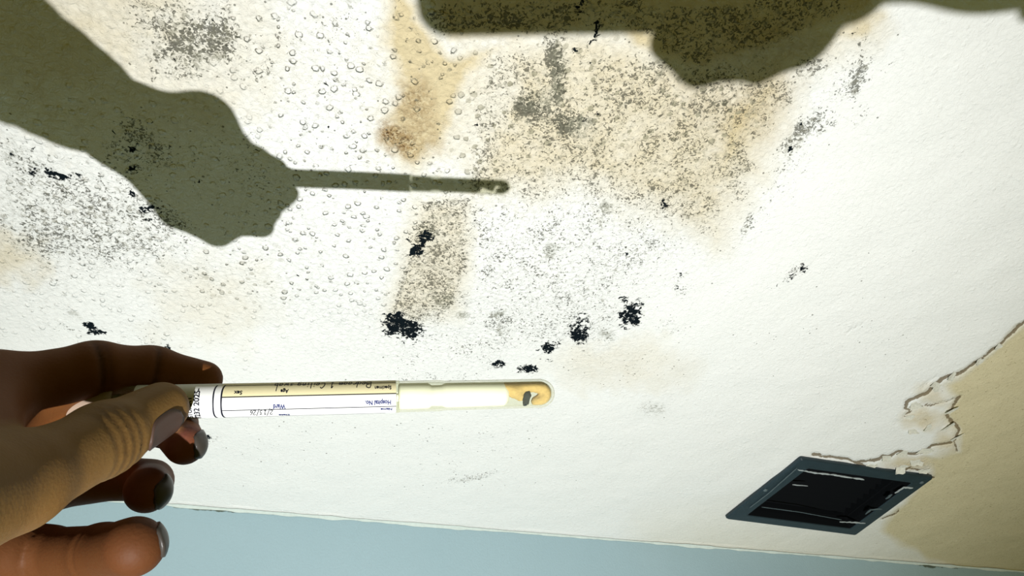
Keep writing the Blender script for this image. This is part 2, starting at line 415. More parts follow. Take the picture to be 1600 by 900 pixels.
for i, (x, y, s, a, cu) in enumerate([(1430,634,.011,.2,.002),(1462,603,.012,.7,.003),(1486,590,.009,1.0,.002),(1530,563,.009,.8,.003),(1560,541,.008,.8,.002),
        (1488,640,.010,2.0,.003),(1484,664,.011,1.7,.004),(1492,684,.010,1.9,.003),(1445,704,.013,.1,.003),(1412,708,.012,.3,.003),(1385,716,.012,.4,.004),
        (1432,722,.014,-.2,.004),(1408,731,.012,-.3,.004),(1442,736,.010,-.4,.003),(1365,728,.010,-.2,.003),(1422,652,.009,.1,.002),(1450,668,.010,.5,.002),(1428,674,.009,.2,.002)]):
    flake(x, y, s, a, 100 + i, cu)

# ------------------------------------------------------------------ WALL
t = NT('pale_teal_wall_paint')
co = t.n('ShaderNodeTexCoord').outputs['Object']
n1 = t.noise(co, 9, 3).outputs[0]; n2 = t.noise(co, 320, 3).outputs[0]; n3 = t.noise(co, 90, 4).outputs[0]
at_ = t.n('ShaderNodeAttribute'); at_.attribute_name = 'dirt'
sp = t.n('ShaderNodeSeparateColor'); t.set(sp.inputs[0], at_.outputs['Color'])
c = t.mix(n1, (.33, .46, .51), (.37, .50, .55))
c = t.mix(t.math('MULTIPLY', t.ramp(t.math('ADD', t.math('MULTIPLY', sp.outputs[0], .6), t.math('MULTIPLY', n3, .6)), .55, .72), .9), c, (.07, .085, .05))
t.bsdf(c, .55, .25, t.bump(n2, .0004))
WX = np.arange(-1.6, 2.61, .010); WZ = np.concatenate([HC - np.arange(0, .1, .004), HC - np.array([.12, .16, .25, .5, 1.0, 1.7, 2.45])])
wx, wz = np.meshgrid(WX, WZ, indexing='ij')
top_wave = (fbm(wx.ravel() * 1000, wx.ravel() * 0, 40, 61) - .5) * .0016
WP = np.stack([wx.ravel(), WY - .0005 + top_wave * 0, wz.ravel()], -1)
m_, n_ = len(WX), len(WZ)
I, J = np.meshgrid(np.arange(m_ - 1), np.arange(n_ - 1), indexing='ij'); idx = (I * n_ + J).ravel()
wall = mesh('wall_back', WP, np.stack([idx, idx + n_, idx + n_ + 1, idx + 1], -1), t.m)
tag(wall, kind='structure')
qx, qy, qok = to_px(WP)
ws = Stain(qx, qy, qok)
ws.line('d', [(268,790),(350,796),(430,800)], 5, .75, 4)
ws.line('d', [(430,800),(560,808)], 2, .45, 3)
ws.line('d', [(1290,868),(1430,877),(1600,893)], 3, .55, 4)
ws.blob('d', 1462, 882, 30, 5, .9); ws.blob('d', 1500, 884, 45, 5, .7); ws.blob('d', 1330, 871, 20, 3, .6)
color_attr(wall.data, 'dirt', ws.get('d'), ws.get('d'), ws.get('d'))
# bead of filler in the corner, uneven
bead_v, bead_f = [], []
xs = np.arange(-1.6, 2.6, .006)
wob = (fbm(xs * 1000, xs * 0, 30, 77) - .5) * .004 + .0035
for i, (x, r) in enumerate(zip(xs, np.clip(wob, .0012, .006))):
    bead_v += [(x, WY - r, HC - .0008), (x, WY - r * .35, HC - r * .35), (x, WY - .0008, HC - r)]
    if i:
        a = 3 * i; bead_f += [(a - 3, a, a + 1, a - 2), (a - 2, a + 1, a + 2, a - 1)]
bead = mesh('trim_1', bead_v, bead_f, plain('corner_filler', (.62, .70, .66), .8, .1, .12, 200, .0004), smooth=True)
tag(bead, kind='structure')

# ------------------------------------------------------------------ VENT
ct = on_ceiling(1295, 772)
vent = empty('ceiling_vent', (float(ct[0]), float(ct[1]), HC))
tag(vent, 'dark slate rectangular extractor vent grille set in the white ceiling beside peeling paint', 'vent')
vm = plain('slate_painted_metal', (.016, .031, .040), .45, .4, .25, 60, .0003)
vdark = plain('shaded_recess', (.006, .007, .008), .9, .05)  # near-black colour paints the shade inside the vent
vlight = plain('old_white_paint', (.42, .46, .46), .7, .2, .3, 300, .0005)
def loft(rings, closed_ends=False):
    V, Fc = [], []
    n = len(rings[0])
    for r in rings: V += [tuple(p) for p in r]
    for k in range(len(rings) - 1):
        for i in range(n):
            a, b = k * n + i, k * n + (i + 1) % n
            Fc.append((a, b, b + n, a + n))
    return V, Fc
def ring(s, z, flip=None):
    Q = VC + (VO - VC) * np.array([s, s, 1.0]); Q = Q.copy(); Q[:, 2] = HC + z
    out = []                                     # rounded corners
    for i in range(4):
        a, b, c_ = Q[i - 1], Q[i], Q[(i + 1) % 4]
        for k in range(4):
            u = k / 3; e = .0035
            p0 = b + (a - b) / np.linalg.norm(a - b) * e; p1 = b + (c_ - b) / np.linalg.norm(c_ - b) * e
            out.append((1 - u) ** 2 * p0 + 2 * u * (1 - u) * b + u * u * p1)
    return out
V, Fc = loft([ring(1.0, -.0002), ring(1.0, -.0035), ring(.985, -.0055), ring(.80, -.0062), ring(.787, -.0052)])
fr = adopt(mesh('frame', V, Fc, vm), vent)
V, Fc = loft([ring(.787, -.0052), ring(.775, .004), ring(.775, .03)])
adopt(mesh('throat', V, Fc, vdark), vent)
V, Fc = loft([ring(.775, .012), ring(.75, .012), ring(.75, .028)])
adopt(mesh('inner_lip', V, Fc, vdark), vent)
V, Fc = loft([ring(.79, .026), ring(.79, .12)])
k = len(V); Fc.append(tuple(range(k - 16, k)))
adopt(mesh('duct', V, Fc, vdark), vent)
# louvre slats running along the long edges
Q = VC + (VO - VC) * np.array([.735, .735, 1.0])
for i in range(9):
    s = (i + .5) / 9
    a = Q[0] + (Q[1] - Q[0]) * s; b = Q[3] + (Q[2] - Q[3]) * s
    dv = (Q[1] - Q[0]); dv = dv / np.linalg.norm(dv)
    wv = dv * .010; up = np.array([0, 0, .011])
    V = []
    for p in (a, b):
        for q, zz in ((-wv * .5, .018), (wv * .5, .029), (wv * .5 + dv * .001, .028), (-wv * .5 + dv * .001, .017)):
            V.append(np.array([p[0], p[1], HC]) + q + np.array([0, 0, zz]))
    Fc = [(0, 1, 5, 4), (1, 2, 6, 5), (2, 3, 7, 6), (3, 0, 4, 7), (0, 3, 2, 1), (4, 5, 6, 7)]
    adopt(mesh('slat', V, Fc, vdark), vent)
def strip(name, pts, wd, th, mat, z, parent, jag=.4, seed=1):
    r = np.random.default_rng(seed); V, Fc = [], []
    pts = [on_ceiling(*p, drop=-z) for p in pts]
    segs = []
    for a, b in zip(pts[:-1], pts[1:]):
        n = max(2, int(np.linalg.norm(b - a) / .004))
        segs += [a + (b - a) * k / n for k in range(n)]
    segs.append(pts[-1])
    for i, p in enumerate(segs):
        q = segs[min(i + 1, len(segs) - 1)] - segs[max(i - 1, 0)]; q = q / np.linalg.norm(q)
        nrm = np.array([-q[1], q[0], 0]); w1 = wd * (1 + jag * (r.random() - .5) * 2) * (.35 if i in (0, len(segs) - 1) else 1); w2 = wd * (1 + jag * (r.random() - .5) * 2) * (.35 if i in (0, len(segs) - 1) else 1)
        for s_, zz in ((w1 / 2, 0), (-w2 / 2, 0), (-w2 / 2, -th), (w1 / 2, -th)):
            V.append(p + nrm * s_ + np.array([0, 0, zz]))
        if i:
            a = 4 * i
            for k in range(4): Fc.append((a - 4 + k, a - 4 + (k + 1) % 4, a + (k + 1) % 4, a + k))
    Fc += [(3, 2, 1, 0), tuple(len(V) - 4 + k for k in range(4))]
    return adopt(mesh(name, V, Fc, mat), parent)
bead_m = plain('highlight_metal', (.09, .12, .13), .4, .5, .4, 300, .0004)  # paler metal, also used for painted highlights along the frame
strip('residue_and_glint', [(1246,733),(1270,738),(1305,742),(1350,749)], .0022, .0010, vlight, -.0052, vent, .8, 2).__setitem__('label', 'ragged line of old white paint')
strip('residue_and_glint', [(1171,793),(1200,771),(1245,731)], .0016, .0008, bead_m, -.0063, vent, .4, 3)  # highlight on the frame's inner edge, laid on as a strip
strip('residue_and_glint', [(1398,770),(1412,761),(1426,762)], .0030, .0010, vlight, -.0058, vent, .7, 4)
strip('residue_and_glint', [(1312,815),(1335,816),(1352,817)], .0024, .0010, vlight, -.0058, vent, .8, 5)
strip('residue_and_glint', [(1352,803),(1360,796),(1378,795)], .0030, .0010, bead_m, -.0058, vent, .7, 6)
strip('residue_and_glint', [(1384,779),(1394,772)], .0040, .0010, bead_m, -.0058, vent, .7, 7)
strip('residue_and_glint', [(1238,757),(1262,759)], .0015, .0008, vlight, .006, vent, .7, 8)
strip('residue_and_glint', [(1190,792),(1250,800),(1315,812)], .0010, .0006, bead_m, -.0063, vent, .3, 9)  # another edge highlight laid on as a strip
def dome_mesh(c, r, hgt, n=12):
    V = [c + np.array([r * math.cos(a), r * math.sin(a), 0]) for a in np.linspace(0, 2 * math.pi, n, endpoint=False)]
    V += [c + np.array([r * .7 * math.cos(a), r * .7 * math.sin(a), -hgt * .75]) for a in np.linspace(0, 2 * math.pi, n, endpoint=False)]
    V.append(c + np.array([0, 0, -hgt]))
    Fc = [(i, (i + 1) % n, n + (i + 1) % n, n + i) for i in range(n)] + [(n + i, n + (i + 1) % n, 2 * n) for i in range(n)]
    return V, Fc
for q in ((1196, 766), (1440, 754)):
    V, Fc = dome_mesh(on_ceiling(*q, drop=.0058), .0032, .0016)
    adopt(mesh('screw', V, Fc, bead_m, smooth=True), vent)

# ------------------------------------------------------------------ signed distance modelling
def seg(P3, a, b, ra, rb):
    a = np.asarray(a); b = np.asarray(b); ab = b - a
    h = np.clip(((P3 - a) @ ab) / (ab @ ab), 0, 1)
    return np.linalg.norm(P3 - a - h[:, None] * ab, axis=1) - (ra + (rb - ra) * h)
def smin(a, b, k):
    h = np.clip(.5 + .5 * (b - a) / k, 0, 1)
    return b * (1 - h) + a * h - k * h * (1 - h)
def smax(a, b, k): return -smin(-a, -b, k)
def ell(P3, c, ax, r):                     # ellipsoid: ax rows are unit axes
    q = (P3 - c) @ np.asarray(ax).T / np.asarray(r)
    l = np.linalg.norm(q, axis=1)
    return (l - 1) * min(r)
def surface_net(fn, lo_, hi_, h, coarse=4):
    lo_ = np.asarray(lo_); n = np.ceil((np.asarray(hi_) - lo_) / h).astype(int) + 1
    n = ((n + coarse - 1) // coarse) * coarse + 1
    # coarse pass finds the shell, fine pass fills it
    cn = (n - 1) // coarse + 1
    g = np.stack(np.meshgrid(*[np.arange(k) * coarse for k in cn], indexing='ij'), -1).reshape(-1, 3)
    cd = fn(lo_ + g * h).reshape(cn)
    D = np.repeat(np.repeat(np.repeat(cd, coarse, 0), coarse, 1), coarse, 2)[:n[0], :n[1], :n[2]].astype(np.float32)
    need = np.abs(D) < h * coarse * 2.4
    ids = np.argwhere(need)
    for s in range(0, len(ids), 400000):
        q = ids[s:s + 400000]
        D[q[:, 0], q[:, 1], q[:, 2]] = fn(lo_ + q * h)
    S = D < 0
    c8 = [(i, j, k) for i in (0, 1) for j in (0, 1) for k in (0, 1)]
    sl = lambda a, o: a[o[0]:a.shape[0] - 1 + o[0], o[1]:a.shape[1] - 1 + o[1], o[2]:a.shape[2] - 1 + o[2]]
    cnt = sum(sl(S, o).astype(np.int8) for o in c8)
    act = (cnt > 0) & (cnt < 8)
    cells = np.argwhere(act)
    acc = np.zeros((len(cells), 3)); num = np.zeros(len(cells))
    dv = {o: D[cells[:, 0] + o[0], cells[:, 1] + o[1], cells[:, 2] + o[2]] for o in c8}
    for o in c8:
        for ax in range(3):
            if o[ax]: continue
            o2 = list(o); o2[ax] = 1; o2 = tuple(o2)
            a, b = dv[o], dv[o2]; m = (a < 0) != (b < 0)
            tt = np.where(m, a / np.where(m, a - b, 1), 0)
            p = np.tile(np.array(o, float), (len(cells), 1)); p[:, ax] += tt
            acc[m] += p[m]; num[m] += 1
    V = lo_ + (cells + acc / np.maximum(num, 1)[:, None]) * h
    index = -np.ones(act.shape, int); index[tuple(cells.T)] = np.arange(len(cells))
    quads = []
    for ax in range(3):
        o = [slice(None)] * 3; o2 = [slice(None)] * 3
        o[ax] = slice(0, -1); o2[ax] = slice(1, None)
        ch = np.argwhere(S[tuple(o)] != S[tuple(o2)])
        b, c_ = [k for k in range(3) if k != ax]
        ch = ch[(ch[:, b] > 0) & (ch[:, c_] > 0) & (ch[:, b] < S.shape[b] - 1) & (ch[:, c_] < S.shape[c_] - 1)]
        inn = S[tuple(ch.T)]
        def gi(db, dc):
            q = ch.copy(); q[:, b] -= db; q[:, c_] -= dc
            return index[tuple(q.T)]
        qd = np.stack([gi(1, 1), gi(0, 1), gi(0, 0), gi(1, 0)], -1)
        flip = ~inn if ax != 1 else inn
        qd[flip] = qd[flip][:, ::-1]
        quads.append(qd[(qd >= 0).all(1)])
    return V, np.concatenate(quads)

# ------------------------------------------------------------------ LEFT HAND
def J_(x, y, d, r): return (at(x, y, d), r * d / F)
idx_ = [J_(-14, 618, .247, 58), J_(148, 576, .268, 41), J_(238, 578, .283, 35), J_(318, 593, .290, 29)]
mid_ = [J_(8, 672, .262, 50), J_(165, 652, .284, 43), J_(268, 662, .286, 35), J_(289, 695, .267, 31)]
rng_ = [J_(5, 775, .260, 46), J_(140, 742, .285, 40), J_(236, 752, .286, 30), J_(230, 766, .262, 35)]
lit_ = [J_(-58, 850, .236, 52), J_(72, 868, .252, 42), J_(160, 864, .236, 42), J_(210, 854, .220, 46)]
thb_ = [J_(-150, 800, .166, 110), J_(22, 756, .198, 70), J_(160, 688, .233, 54), J_(252, 638, .260, 41)]
wrist = at(-323, 690, .19)
back = -ray(200, 700) / np.linalg.norm(ray(200, 700)) * -1      # away from the viewer
cam_dir = -back
# forearm lies in the plane of lamp and shadow
S_far = on_ceiling(28, 98); elbow = LAMP + (S_far - LAMP) * .645
fore = elbow - wrist; fore = fore / np.linalg.norm(fore)
elbow = wrist + fore * .25
def finger(P3, js, k=.004):
    d = None
    for (a, ra), (b, rb) in zip(js[:-1], js[1:]):
        s = seg(P3, a, b, ra, rb)
        d = s if d is None else smin(d, s, k)
    return d
def crease(P3, p, axis_, dirn, depth=.0007, sig=.0009, rad=.009):
    q = P3 - p; s = q @ axis_
    side = np.clip((q @ dirn) / rad * 1.3, 0, 1)
    rr = np.linalg.norm(q - s[:, None] * axis_, axis=1)
    return depth * np.exp(-(s / sig) ** 2) * side * np.exp(-(rr / (rad * 2.2)) ** 6)
unit = lambda v: v / np.linalg.norm(v)
cr = []
def addc(js, i, off=0, dirn=cam_dir, depth=.0008, sig=.0009, along=None):
    p, r = js[i]; a = unit(js[min(i + 1, 3)][0] - js[i - 1][0]) if along is None else along
    cr.append((p + a * off, a, dirn, depth, sig, r))
addc(idx_, 1, 0, depth=.0013, sig=.0011); addc(idx_, 1, .0028, depth=.0007); addc(idx_, 2, 0, depth=.0011, sig=.0010)
for o, dp in ((-.0075, .0010), (-.0040, .0014), (-.0005, .0013), (.0032, .0009)): addc(thb_, 2, o, dirn=unit(cam_dir + .35 * R[:, 1] * -1), depth=dp, sig=.0012)
addc(mid_, 3, -.010, along=unit(mid_[3][0] - mid_[2][0]), depth=.0006)
addc(lit_, 2, .0, depth=.0012, sig=.0012); addc(lit_, 2, .0035, depth=.0006); addc(lit_, 1, 0, depth=.001)
fill_a = (at(160, 622, .280), at(262, 632, .289), .0062, .0056)  # hidden flesh added to close light slits in the hand's shadow
fill_b = (at(60, 706, .270), at(165, 704, .287), .0090, .0085)
def hand(P3):
    f1, f2, f3, f4 = finger(P3, idx_), finger(P3, mid_), finger(P3, rng_), finger(P3, lit_)
    th = finger(P3, thb_, .006)
    # palm: a fan of bones from the wrist to the knuckles
    pm = None
    for js, r0 in ((idx_, .017), (mid_, .016), (rng_, .015), (lit_, .015)):
        s = seg(P3, wrist + (js[0][0] - wrist) * .12, js[0][0] * .97 + wrist * .03, r0, js[0][1])
        pm = s if pm is None else smin(pm, s, .010)
    wr = seg(P3, wrist, wrist + fore * .07, .0225, .026)
    pm = smin(pm, wr, .018)
    pm = smin(pm, seg(P3, wrist, thb_[0][0], .019, thb_[0][1]), .014)
    pm = smin(pm, seg(P3, idx_[0][0], idx_[0][0] * .55 + mid_[1][0] * .45, .011, .008), .008)
    web = seg(P3, thb_[1][0] * .6 + thb_[0][0] * .4, idx_[0][0], .010, .009)
    pm = smin(pm, web, .012)
    d = smin(pm, f1, .006); d = smin(d, f4, .006)
    f2 = smin(f2, seg(P3, *fill_a), .005); f3 = smin(f3, seg(P3, *fill_b), .005)
    inner = smin(f2, pm, .006); inner2 = smin(f3, pm, .006)
    d = smin(d, inner, .0015); d = smin(d, inner2, .0015)
    d = smin(d, smin(pm, th, .008), .001)
    g = 0
    for c_ in cr: g = g + crease(P3, *c_[:3], depth=c_[3], sig=c_[4], rad=c_[5])
    return d + g
allj = np.array([j[0] for js in (idx_, mid_, rng_, lit_, thb_) for j in js] + [wrist, wrist + fore * .06])
lo_ = allj.min(0) - .034; hi_ = allj.max(0) + .034
HV, HF = surface_net(hand, lo_, hi_, .0011)
for _ in range(2):                       # light smoothing of voxel steps
    acc = np.zeros_like(HV); num = np.zeros(len(HV))
    for k in range(4):
        a, b = HF[:, k], HF[:, (k + 1) % 4]
        np.add.at(acc, a, HV[b]); np.add.at(num, a, 1)
        np.add.at(acc, b, HV[a]); np.add.at(num, b, 1)
    HV = HV * .5 + .5 * acc / num[:, None]

t = NT('skin')
co = t.n('ShaderNodeNewGeometry').outputs['Position']
pa = t.n('ShaderNodeAttribute'); pa.attribute_name = 'pad'
sp = t.n('ShaderNodeSeparateColor'); t.set(sp.inputs[0], pa.outputs['Color'])
na = t.noise(co, 120, 4).outputs[0]; nb = t.noise(co, 1500, 3).outputs[0]
wv = t.n('ShaderNodeTexVoronoi'); t.set(wv.inputs['Vector'], co); wv.inputs['Scale'].default_value = 900
c = t.mix(na, (.155, .083, .022), (.200, .112, .034))
c = t.mix(sp.outputs[0], c, t.mix(na, (.12, .040, .027), (.15, .055, .038)))
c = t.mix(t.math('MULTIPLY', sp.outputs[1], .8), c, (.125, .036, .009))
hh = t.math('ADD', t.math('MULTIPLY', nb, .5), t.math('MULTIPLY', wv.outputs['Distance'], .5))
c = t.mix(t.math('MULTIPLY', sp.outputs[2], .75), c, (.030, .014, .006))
b = t.bsdf(c, .6, .12, t.bump(hh, .00009))
b.inputs['Subsurface Weight'].default_value = .12
b.inputs['Subsurface Radius'].default_value = (.004, .0015, .0008)
b.inputs['Subsurface Scale'].default_value = 1.0
skin = t.m
person = empty('person', tuple(wrist))
tag(person, 'bare left hand of a person at lower left, pinching the tube with thumb and forefinger', 'person')
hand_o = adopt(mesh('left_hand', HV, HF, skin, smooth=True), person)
pad = np.zeros(len(HV))
for js, s in ((mid_, 1), (rng_, 1), (lit_, .5)):
    p, r = js[3]
    pad = np.maximum(pad, s * np.clip(1.9 - np.linalg.norm(HV - (p + cam_dir * r * .6), axis=1) / r, 0, 1))
p, r = thb_[1]; pad = np.maximum(pad, .22 * np.clip(1.6 - np.linalg.norm(HV - (p - R[:, 1] * r * .8), axis=1) / (r * 1.6), 0, 1))
dark = np.maximum(np.clip(1.3 - finger(HV, idx_) / .004, 0, 1), np.clip(finger(HV, thb_) / .006 - .3, 0, 1))  # skin away from the thumb coloured deeper, including the palm's shade
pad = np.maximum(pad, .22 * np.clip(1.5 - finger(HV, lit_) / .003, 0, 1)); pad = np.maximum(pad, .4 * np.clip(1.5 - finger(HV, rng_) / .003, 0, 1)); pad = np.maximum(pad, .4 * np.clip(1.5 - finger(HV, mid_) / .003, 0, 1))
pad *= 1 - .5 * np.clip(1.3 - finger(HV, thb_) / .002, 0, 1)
fold_and_shade = sum(crease(HV, *c_[:3], depth=c_[3], sig=c_[4] * 1.2, rad=c_[5]) for c_ in cr) / .0014  # crease shading strengthened by darker colour
fold_and_shade = np.maximum(fold_and_shade, .62 * np.clip(1.5 - finger(HV, lit_) / .003, 0, 1) * np.clip(finger(HV, thb_) / .004, 0, 1))  # little finger darkened in colour to offset the direct lamp light
color_attr(hand_o.data, 'pad', pad, dark, np.clip(fold_and_shade, 0, 1))

# nails
def nail(p0, u, n, ln, wd, mat, name='fingernail', lift=.0007, keep_u=False):
    if keep_u: u = unit(u); n = unit(n - u * (u @ n))
    else: u = unit(u - n * (u @ n))
    v = np.cross(n, u); NU, NV = 12, 9
    pts = []
    for i in range(NU):
        for j in range(NV):
            a = (i / (NU - 1) - .5) * 2; b_ = (j / (NV - 1) - .5) * 2
            hw = wd / 2 * (1 - .16 * a * a) * math.sqrt(max(0.02, 1 - (abs(a) ** 5)))
            pts.append(p0 + u * a * ln / 2 + v * b_ * hw + n * .012)
    pts = np.array(pts)
    for _ in range(40):
        d = hand(pts); pts = pts - n * np.clip(d, -.002, .004)[:, None] * .8
    # tip edge leaves the flesh slightly
    k = np.repeat(np.linspace(0, 1, NU), NV)
    pts = pts + n * (lift + .0004 * np.clip((k - .8) * 5, 0, 1))[:, None]
    nn = len(pts); V = np.concatenate([pts, pts - n * .0012])
    Fc = []
    for i in range(NU - 1):
        for j in range(NV - 1):
            a = i * NV + j; Fc += [(a, a + NV, a + NV + 1, a + 1), (nn + a, nn + a + 1, nn + a + NV + 1, nn + a + NV)]
    rim_ = [j for j in range(NV)] + [i * NV + NV - 1 for i in range(1, NU)] + [(NU - 1) * NV + j for j in range(NV - 2, -1, -1)] + [i * NV for i in range(NU - 2, 0, -1)]
    for a, b_ in zip(rim_, rim_[1:] + rim_[:1]): Fc.append((a, b_, nn + b_, nn + a))
    o = mesh(name, V, Fc, mat, smooth=True); o.parent = hand_o
    return o
nail_m = plain('nail', (.064, .038, .029), .45, .2, .06, 300)
nail_d = plain('nail_underside', (.040, .034, .028), .4, .3, .08, 300)
RX, UP, BK = R[:, 0], R[:, 1], R[:, 2]           # photo right, photo up, towards viewer
tu = unit(thb_[3][0] - thb_[2][0])
nail(thb_[3][0] - tu * .0112 + UP * .0010, tu, unit(BK - .30 * UP), .0190, .0112, nail_m, keep_u=True)
nail(mid_[3][0], BK * .9 + RX * .2, unit(RX * .95 - BK * .25), .012, .010, nail_d)
nail(rng_[3][0] + RX * .002, BK * .9 - UP * .3, unit(RX * .95 - UP * .15 - BK * .1), .0125, .011, nail_d)
nail(lit_[3][0], BK * .7 + RX * .4, unit(RX * .9 + UP * .15 - BK * .45), .011, .010, nail_d)

# sleeve on the forearm
def sleeve(P3):
    s0 = wrist + fore * .035
    d = seg(P3, s0 + fore * .02, elbow, .0305, .043)
    ax = (P3 - s0) @ fore
    rr = np.linalg.norm(P3 - s0 - ax[:, None] * fore, axis=1)
    cuff = np.maximum(np.abs(ax - .012) - .012, rr - .0295 - .0006 * np.cos(ax * 2500))
    d = smin(d, cuff, .004)
    d = d + .0012 * np.sin(ax * 190 + 3 * np.sin(P3[:, 0] * 60)) * np.clip(ax * 12, 0, 1)
    return smax(d, -(ax), .002)
pts = np.array([wrist, elbow])
SV, SF = surface_net(sleeve, pts.min(0) - .055, pts.max(0) + .055, .0028)
cloth = plain('dark_knit', (.03, .034, .045), .9, .1, .2, 500, .0004)
adopt(mesh('sleeve', SV, SF, cloth, smooth=True), person)

# ------------------------------------------------------------------ RIGHT HAND, PHONE (both behind the lens; they cast the upper shadow)
def C(x, y, z): return EYE + R @ np.array([x, y, z])
PHX0, PHX1, PHY0, PHY1 = -.006, .152, -.0880, .010
def rbox(x0, x1, y0, y1, z0, z1, r, n=6, ch=.0015):
    out = []
    for s, z in ((ch, z0), (0, z0 + ch * np.sign(z1 - z0)), (0, z1 - ch * np.sign(z1 - z0)), (ch, z1)):
        rg = []
        for cx, cy, a0 in ((x1 - r, y1 - r, 0), (x0 + r, y1 - r, 90), (x0 + r, y0 + r, 180), (x1 - r, y0 + r, 270)):
            for k in range(n):
                a = math.radians(a0 + 90 * k / (n - 1)); rg.append(C(cx + (r - s) * math.cos(a), cy + (r - s) * math.sin(a), z))
        out.append(rg)
    V, Fc = loft(out); m = len(out[0])
    Fc.append(tuple(range(m - 1, -1, -1))); Fc.append(tuple(range(len(V) - m, len(V))))
    return V, Fc
phone = empty('phone', tuple(C(.07, -.037, .007)))
tag(phone, 'phone taking the picture, seen only as a round-cornered shadow on the ceiling top', 'phone')
pm_ = plain('phone_case', (.02, .02, .022), .5, .4)
V, Fc = rbox(PHX0, PHX1, PHY0, PHY1, .003, .012, .013)
adopt(mesh('body', V, Fc, pm_), phone)
V, Fc = rbox(PHX0 + .006, PHX1 - .006, PHY0 + .006, PHY1 - .006, .0122, .0130, .009, ch=.0002)
adopt(mesh('screen', V, Fc, plain('screen_glass', (.01, .01, .012), .1, .5)), phone)
rj = lambda *a: [(C(*p[:3]), p[3]) for p in a]
r_pal = rj((.165, -.062, .028, .020), (.128, -.075, .026, .020))
r_fs = [rj((.150, -.080, .016, .011), (.128, -.099, .004, .010), (.110, -.099, -.004, .009), (.096, -.088, -.004, .0085)),
        rj((.165, -.070, .016, .011), (.150, -.092, .002, .010), (.135, -.096, -.008, .009), (.118, -.085, -.009, .0085)),
        rj((.175, -.055, .016, .011), (.172, -.060, -.004, .010), (.155, -.058, -.011, .009), (.138, -.052, -.011, .008)),
        rj((.175, -.040, .018, .010), (.172, -.038, -.004, .009), (.158, -.036, -.010, .008), (.145, -.034, -.010, .007))]
r_th = rj((.160, -.085, .040, .017), (.135, -.078, .034, .013), (.115, -.055, .026, .011), (.100, -.035, .022, .0095))
r_w = C(.215, -.066, .036); r_el = C(.47, -.072, .036)
def rhand(P3):
    d = finger(P3, r_pal)
    d = smin(d, seg(P3, C(.104, -.088, .002), C(.150, -.086, .004), .010, .014), .006)
    d = smin(d, seg(P3, r_w, r_pal[0][0], .025, .022), .012)
    d = smin(d, seg(P3, r_w, r_w + unit(r_el - r_w) * .05, .025, .027), .012)
    for f in r_fs: d = smin(d, finger(P3, f), .004)
    return smin(d, finger(P3, r_th), .006)
pts = np.array([r_w + unit(r_el - r_w) * .05] + [p for f in r_fs + [r_th] for p, _ in f])
V, Fc = surface_net(rhand, pts.min(0) - .032, pts.max(0) + .032, .0018)
rh = adopt(mesh('right_hand', V, Fc, skin, smooth=True), person)
color_attr(rh.data, 'pad', np.zeros(len(V)), np.zeros(len(V)), np.zeros(len(V)))
def sleeve2(P3):
    a = unit(r_el - r_w); s0 = r_w + a * .02; ax = (P3 - s0) @ a
    return smax(seg(P3, s0, r_el, .031, .044) + .001 * np.sin(ax * 170), -ax, .002)
pts = np.array([r_w, r_el])
V, Fc = surface_net(sleeve2, pts.min(0) - .05, pts.max(0) + .05, .0032)
adopt(mesh('sleeve', V, Fc, cloth, smooth=True), person)

# ------------------------------------------------------------------ SPECIMEN TUBE
T0 = at(345, 626.0, .277); T1 = at(866, 614.0, .302)
ax_ = unit(T1 - T0); RT = .0061; LEN = float(np.linalg.norm(T1 - T0))
cz = unit(BK - ax_ * (BK @ ax_)); cy = np.cross(cz, ax_)           # cz to the viewer, cy photo-up
if cy @ UP < 0: cy = -cy
def tp(s, ang, r):                        # s metres from the grip mark, ang degrees round from the viewer towards photo-up
    a = math.radians(ang); return T0 + ax_ * s + (cz * math.cos(a) + cy * math.sin(a)) * r
def lathe(prof, n=48, close=False):
    V, Fc = [], []
    for s, r in prof:
        for k in range(n): V.append(tp(s, 360 * k / n, r))
    for i in range(len(prof) - 1):
        for k in range(n):
            a, b = i * n + k, i * n + (k + 1) % n; Fc.append((a, b, b + n, a + n))
    return V, Fc
def s_at(x):                              # distance along the tube of photo column x
    best = min(np.linspace(-.08, .16, 2400), key=lambda s: abs(float(to_px((T0 + ax_ * s)[None])[0][0]) - x))
    return float(best)
tube = empty('specimen_tube', tuple(T0))
tag(tube, 'slim clear plastic swab tube with a printed white specimen label, held in the hand', 'tube')
# clear wall
t = NT('clear_plastic')
lw = t.n('ShaderNodeLayerWeight'); lw.inputs[0].default_value = .35
f = t.ramp(lw.outputs['Facing'], .25, 1.0)
tr = t.n('ShaderNodeBsdfTransparent'); tr.inputs[0].default_value = (.97, .975, .93, 1)
df = t.n('ShaderNodeBsdfDiffuse'); df.inputs[0].default_value = (.66, .65, .50, 1)
gl = t.n('ShaderNodeBsdfGlossy'); gl.inputs['Roughness'].default_value = .12; gl.inputs[0].default_value = (1, 1, 1, 1)
m1 = t.n('ShaderNodeMixShader'); t.set(m1.inputs[0], t.math('MULTIPLY_ADD', f, .50, .03)); t.set(m1.inputs[1], tr.outputs[0]); t.set(m1.inputs[2], df.outputs[0])
m2 = t.n('ShaderNodeMixShader'); t.set(m2.inputs[0], t.math('MULTIPLY_ADD', f, .10, .02)); t.set(m2.inputs[1], m1.outputs[0]); t.set(m2.inputs[2], gl.outputs[0])
t.t.links.new(m2.outputs[0], t.out.inputs[0])
clear = t.m
sL, sR, sN = s_at(150), s_at(618), s_at(690)
endr = [(LEN - RT + RT * math.sin(a), RT * math.cos(a)) for a in np.linspace(0, math.pi / 2 * .985, 12)]
prof = [(sL + .004, RT * .995), (sR, RT * .995), (sN - .001, RT * .995), (sN + .0012, RT * .955)] + [(s, r * .955) for s, r in endr]
inner = [(s if s < LEN - RT else s - .0007, max(r - .0008, .0001)) for s, r in prof][::-1]
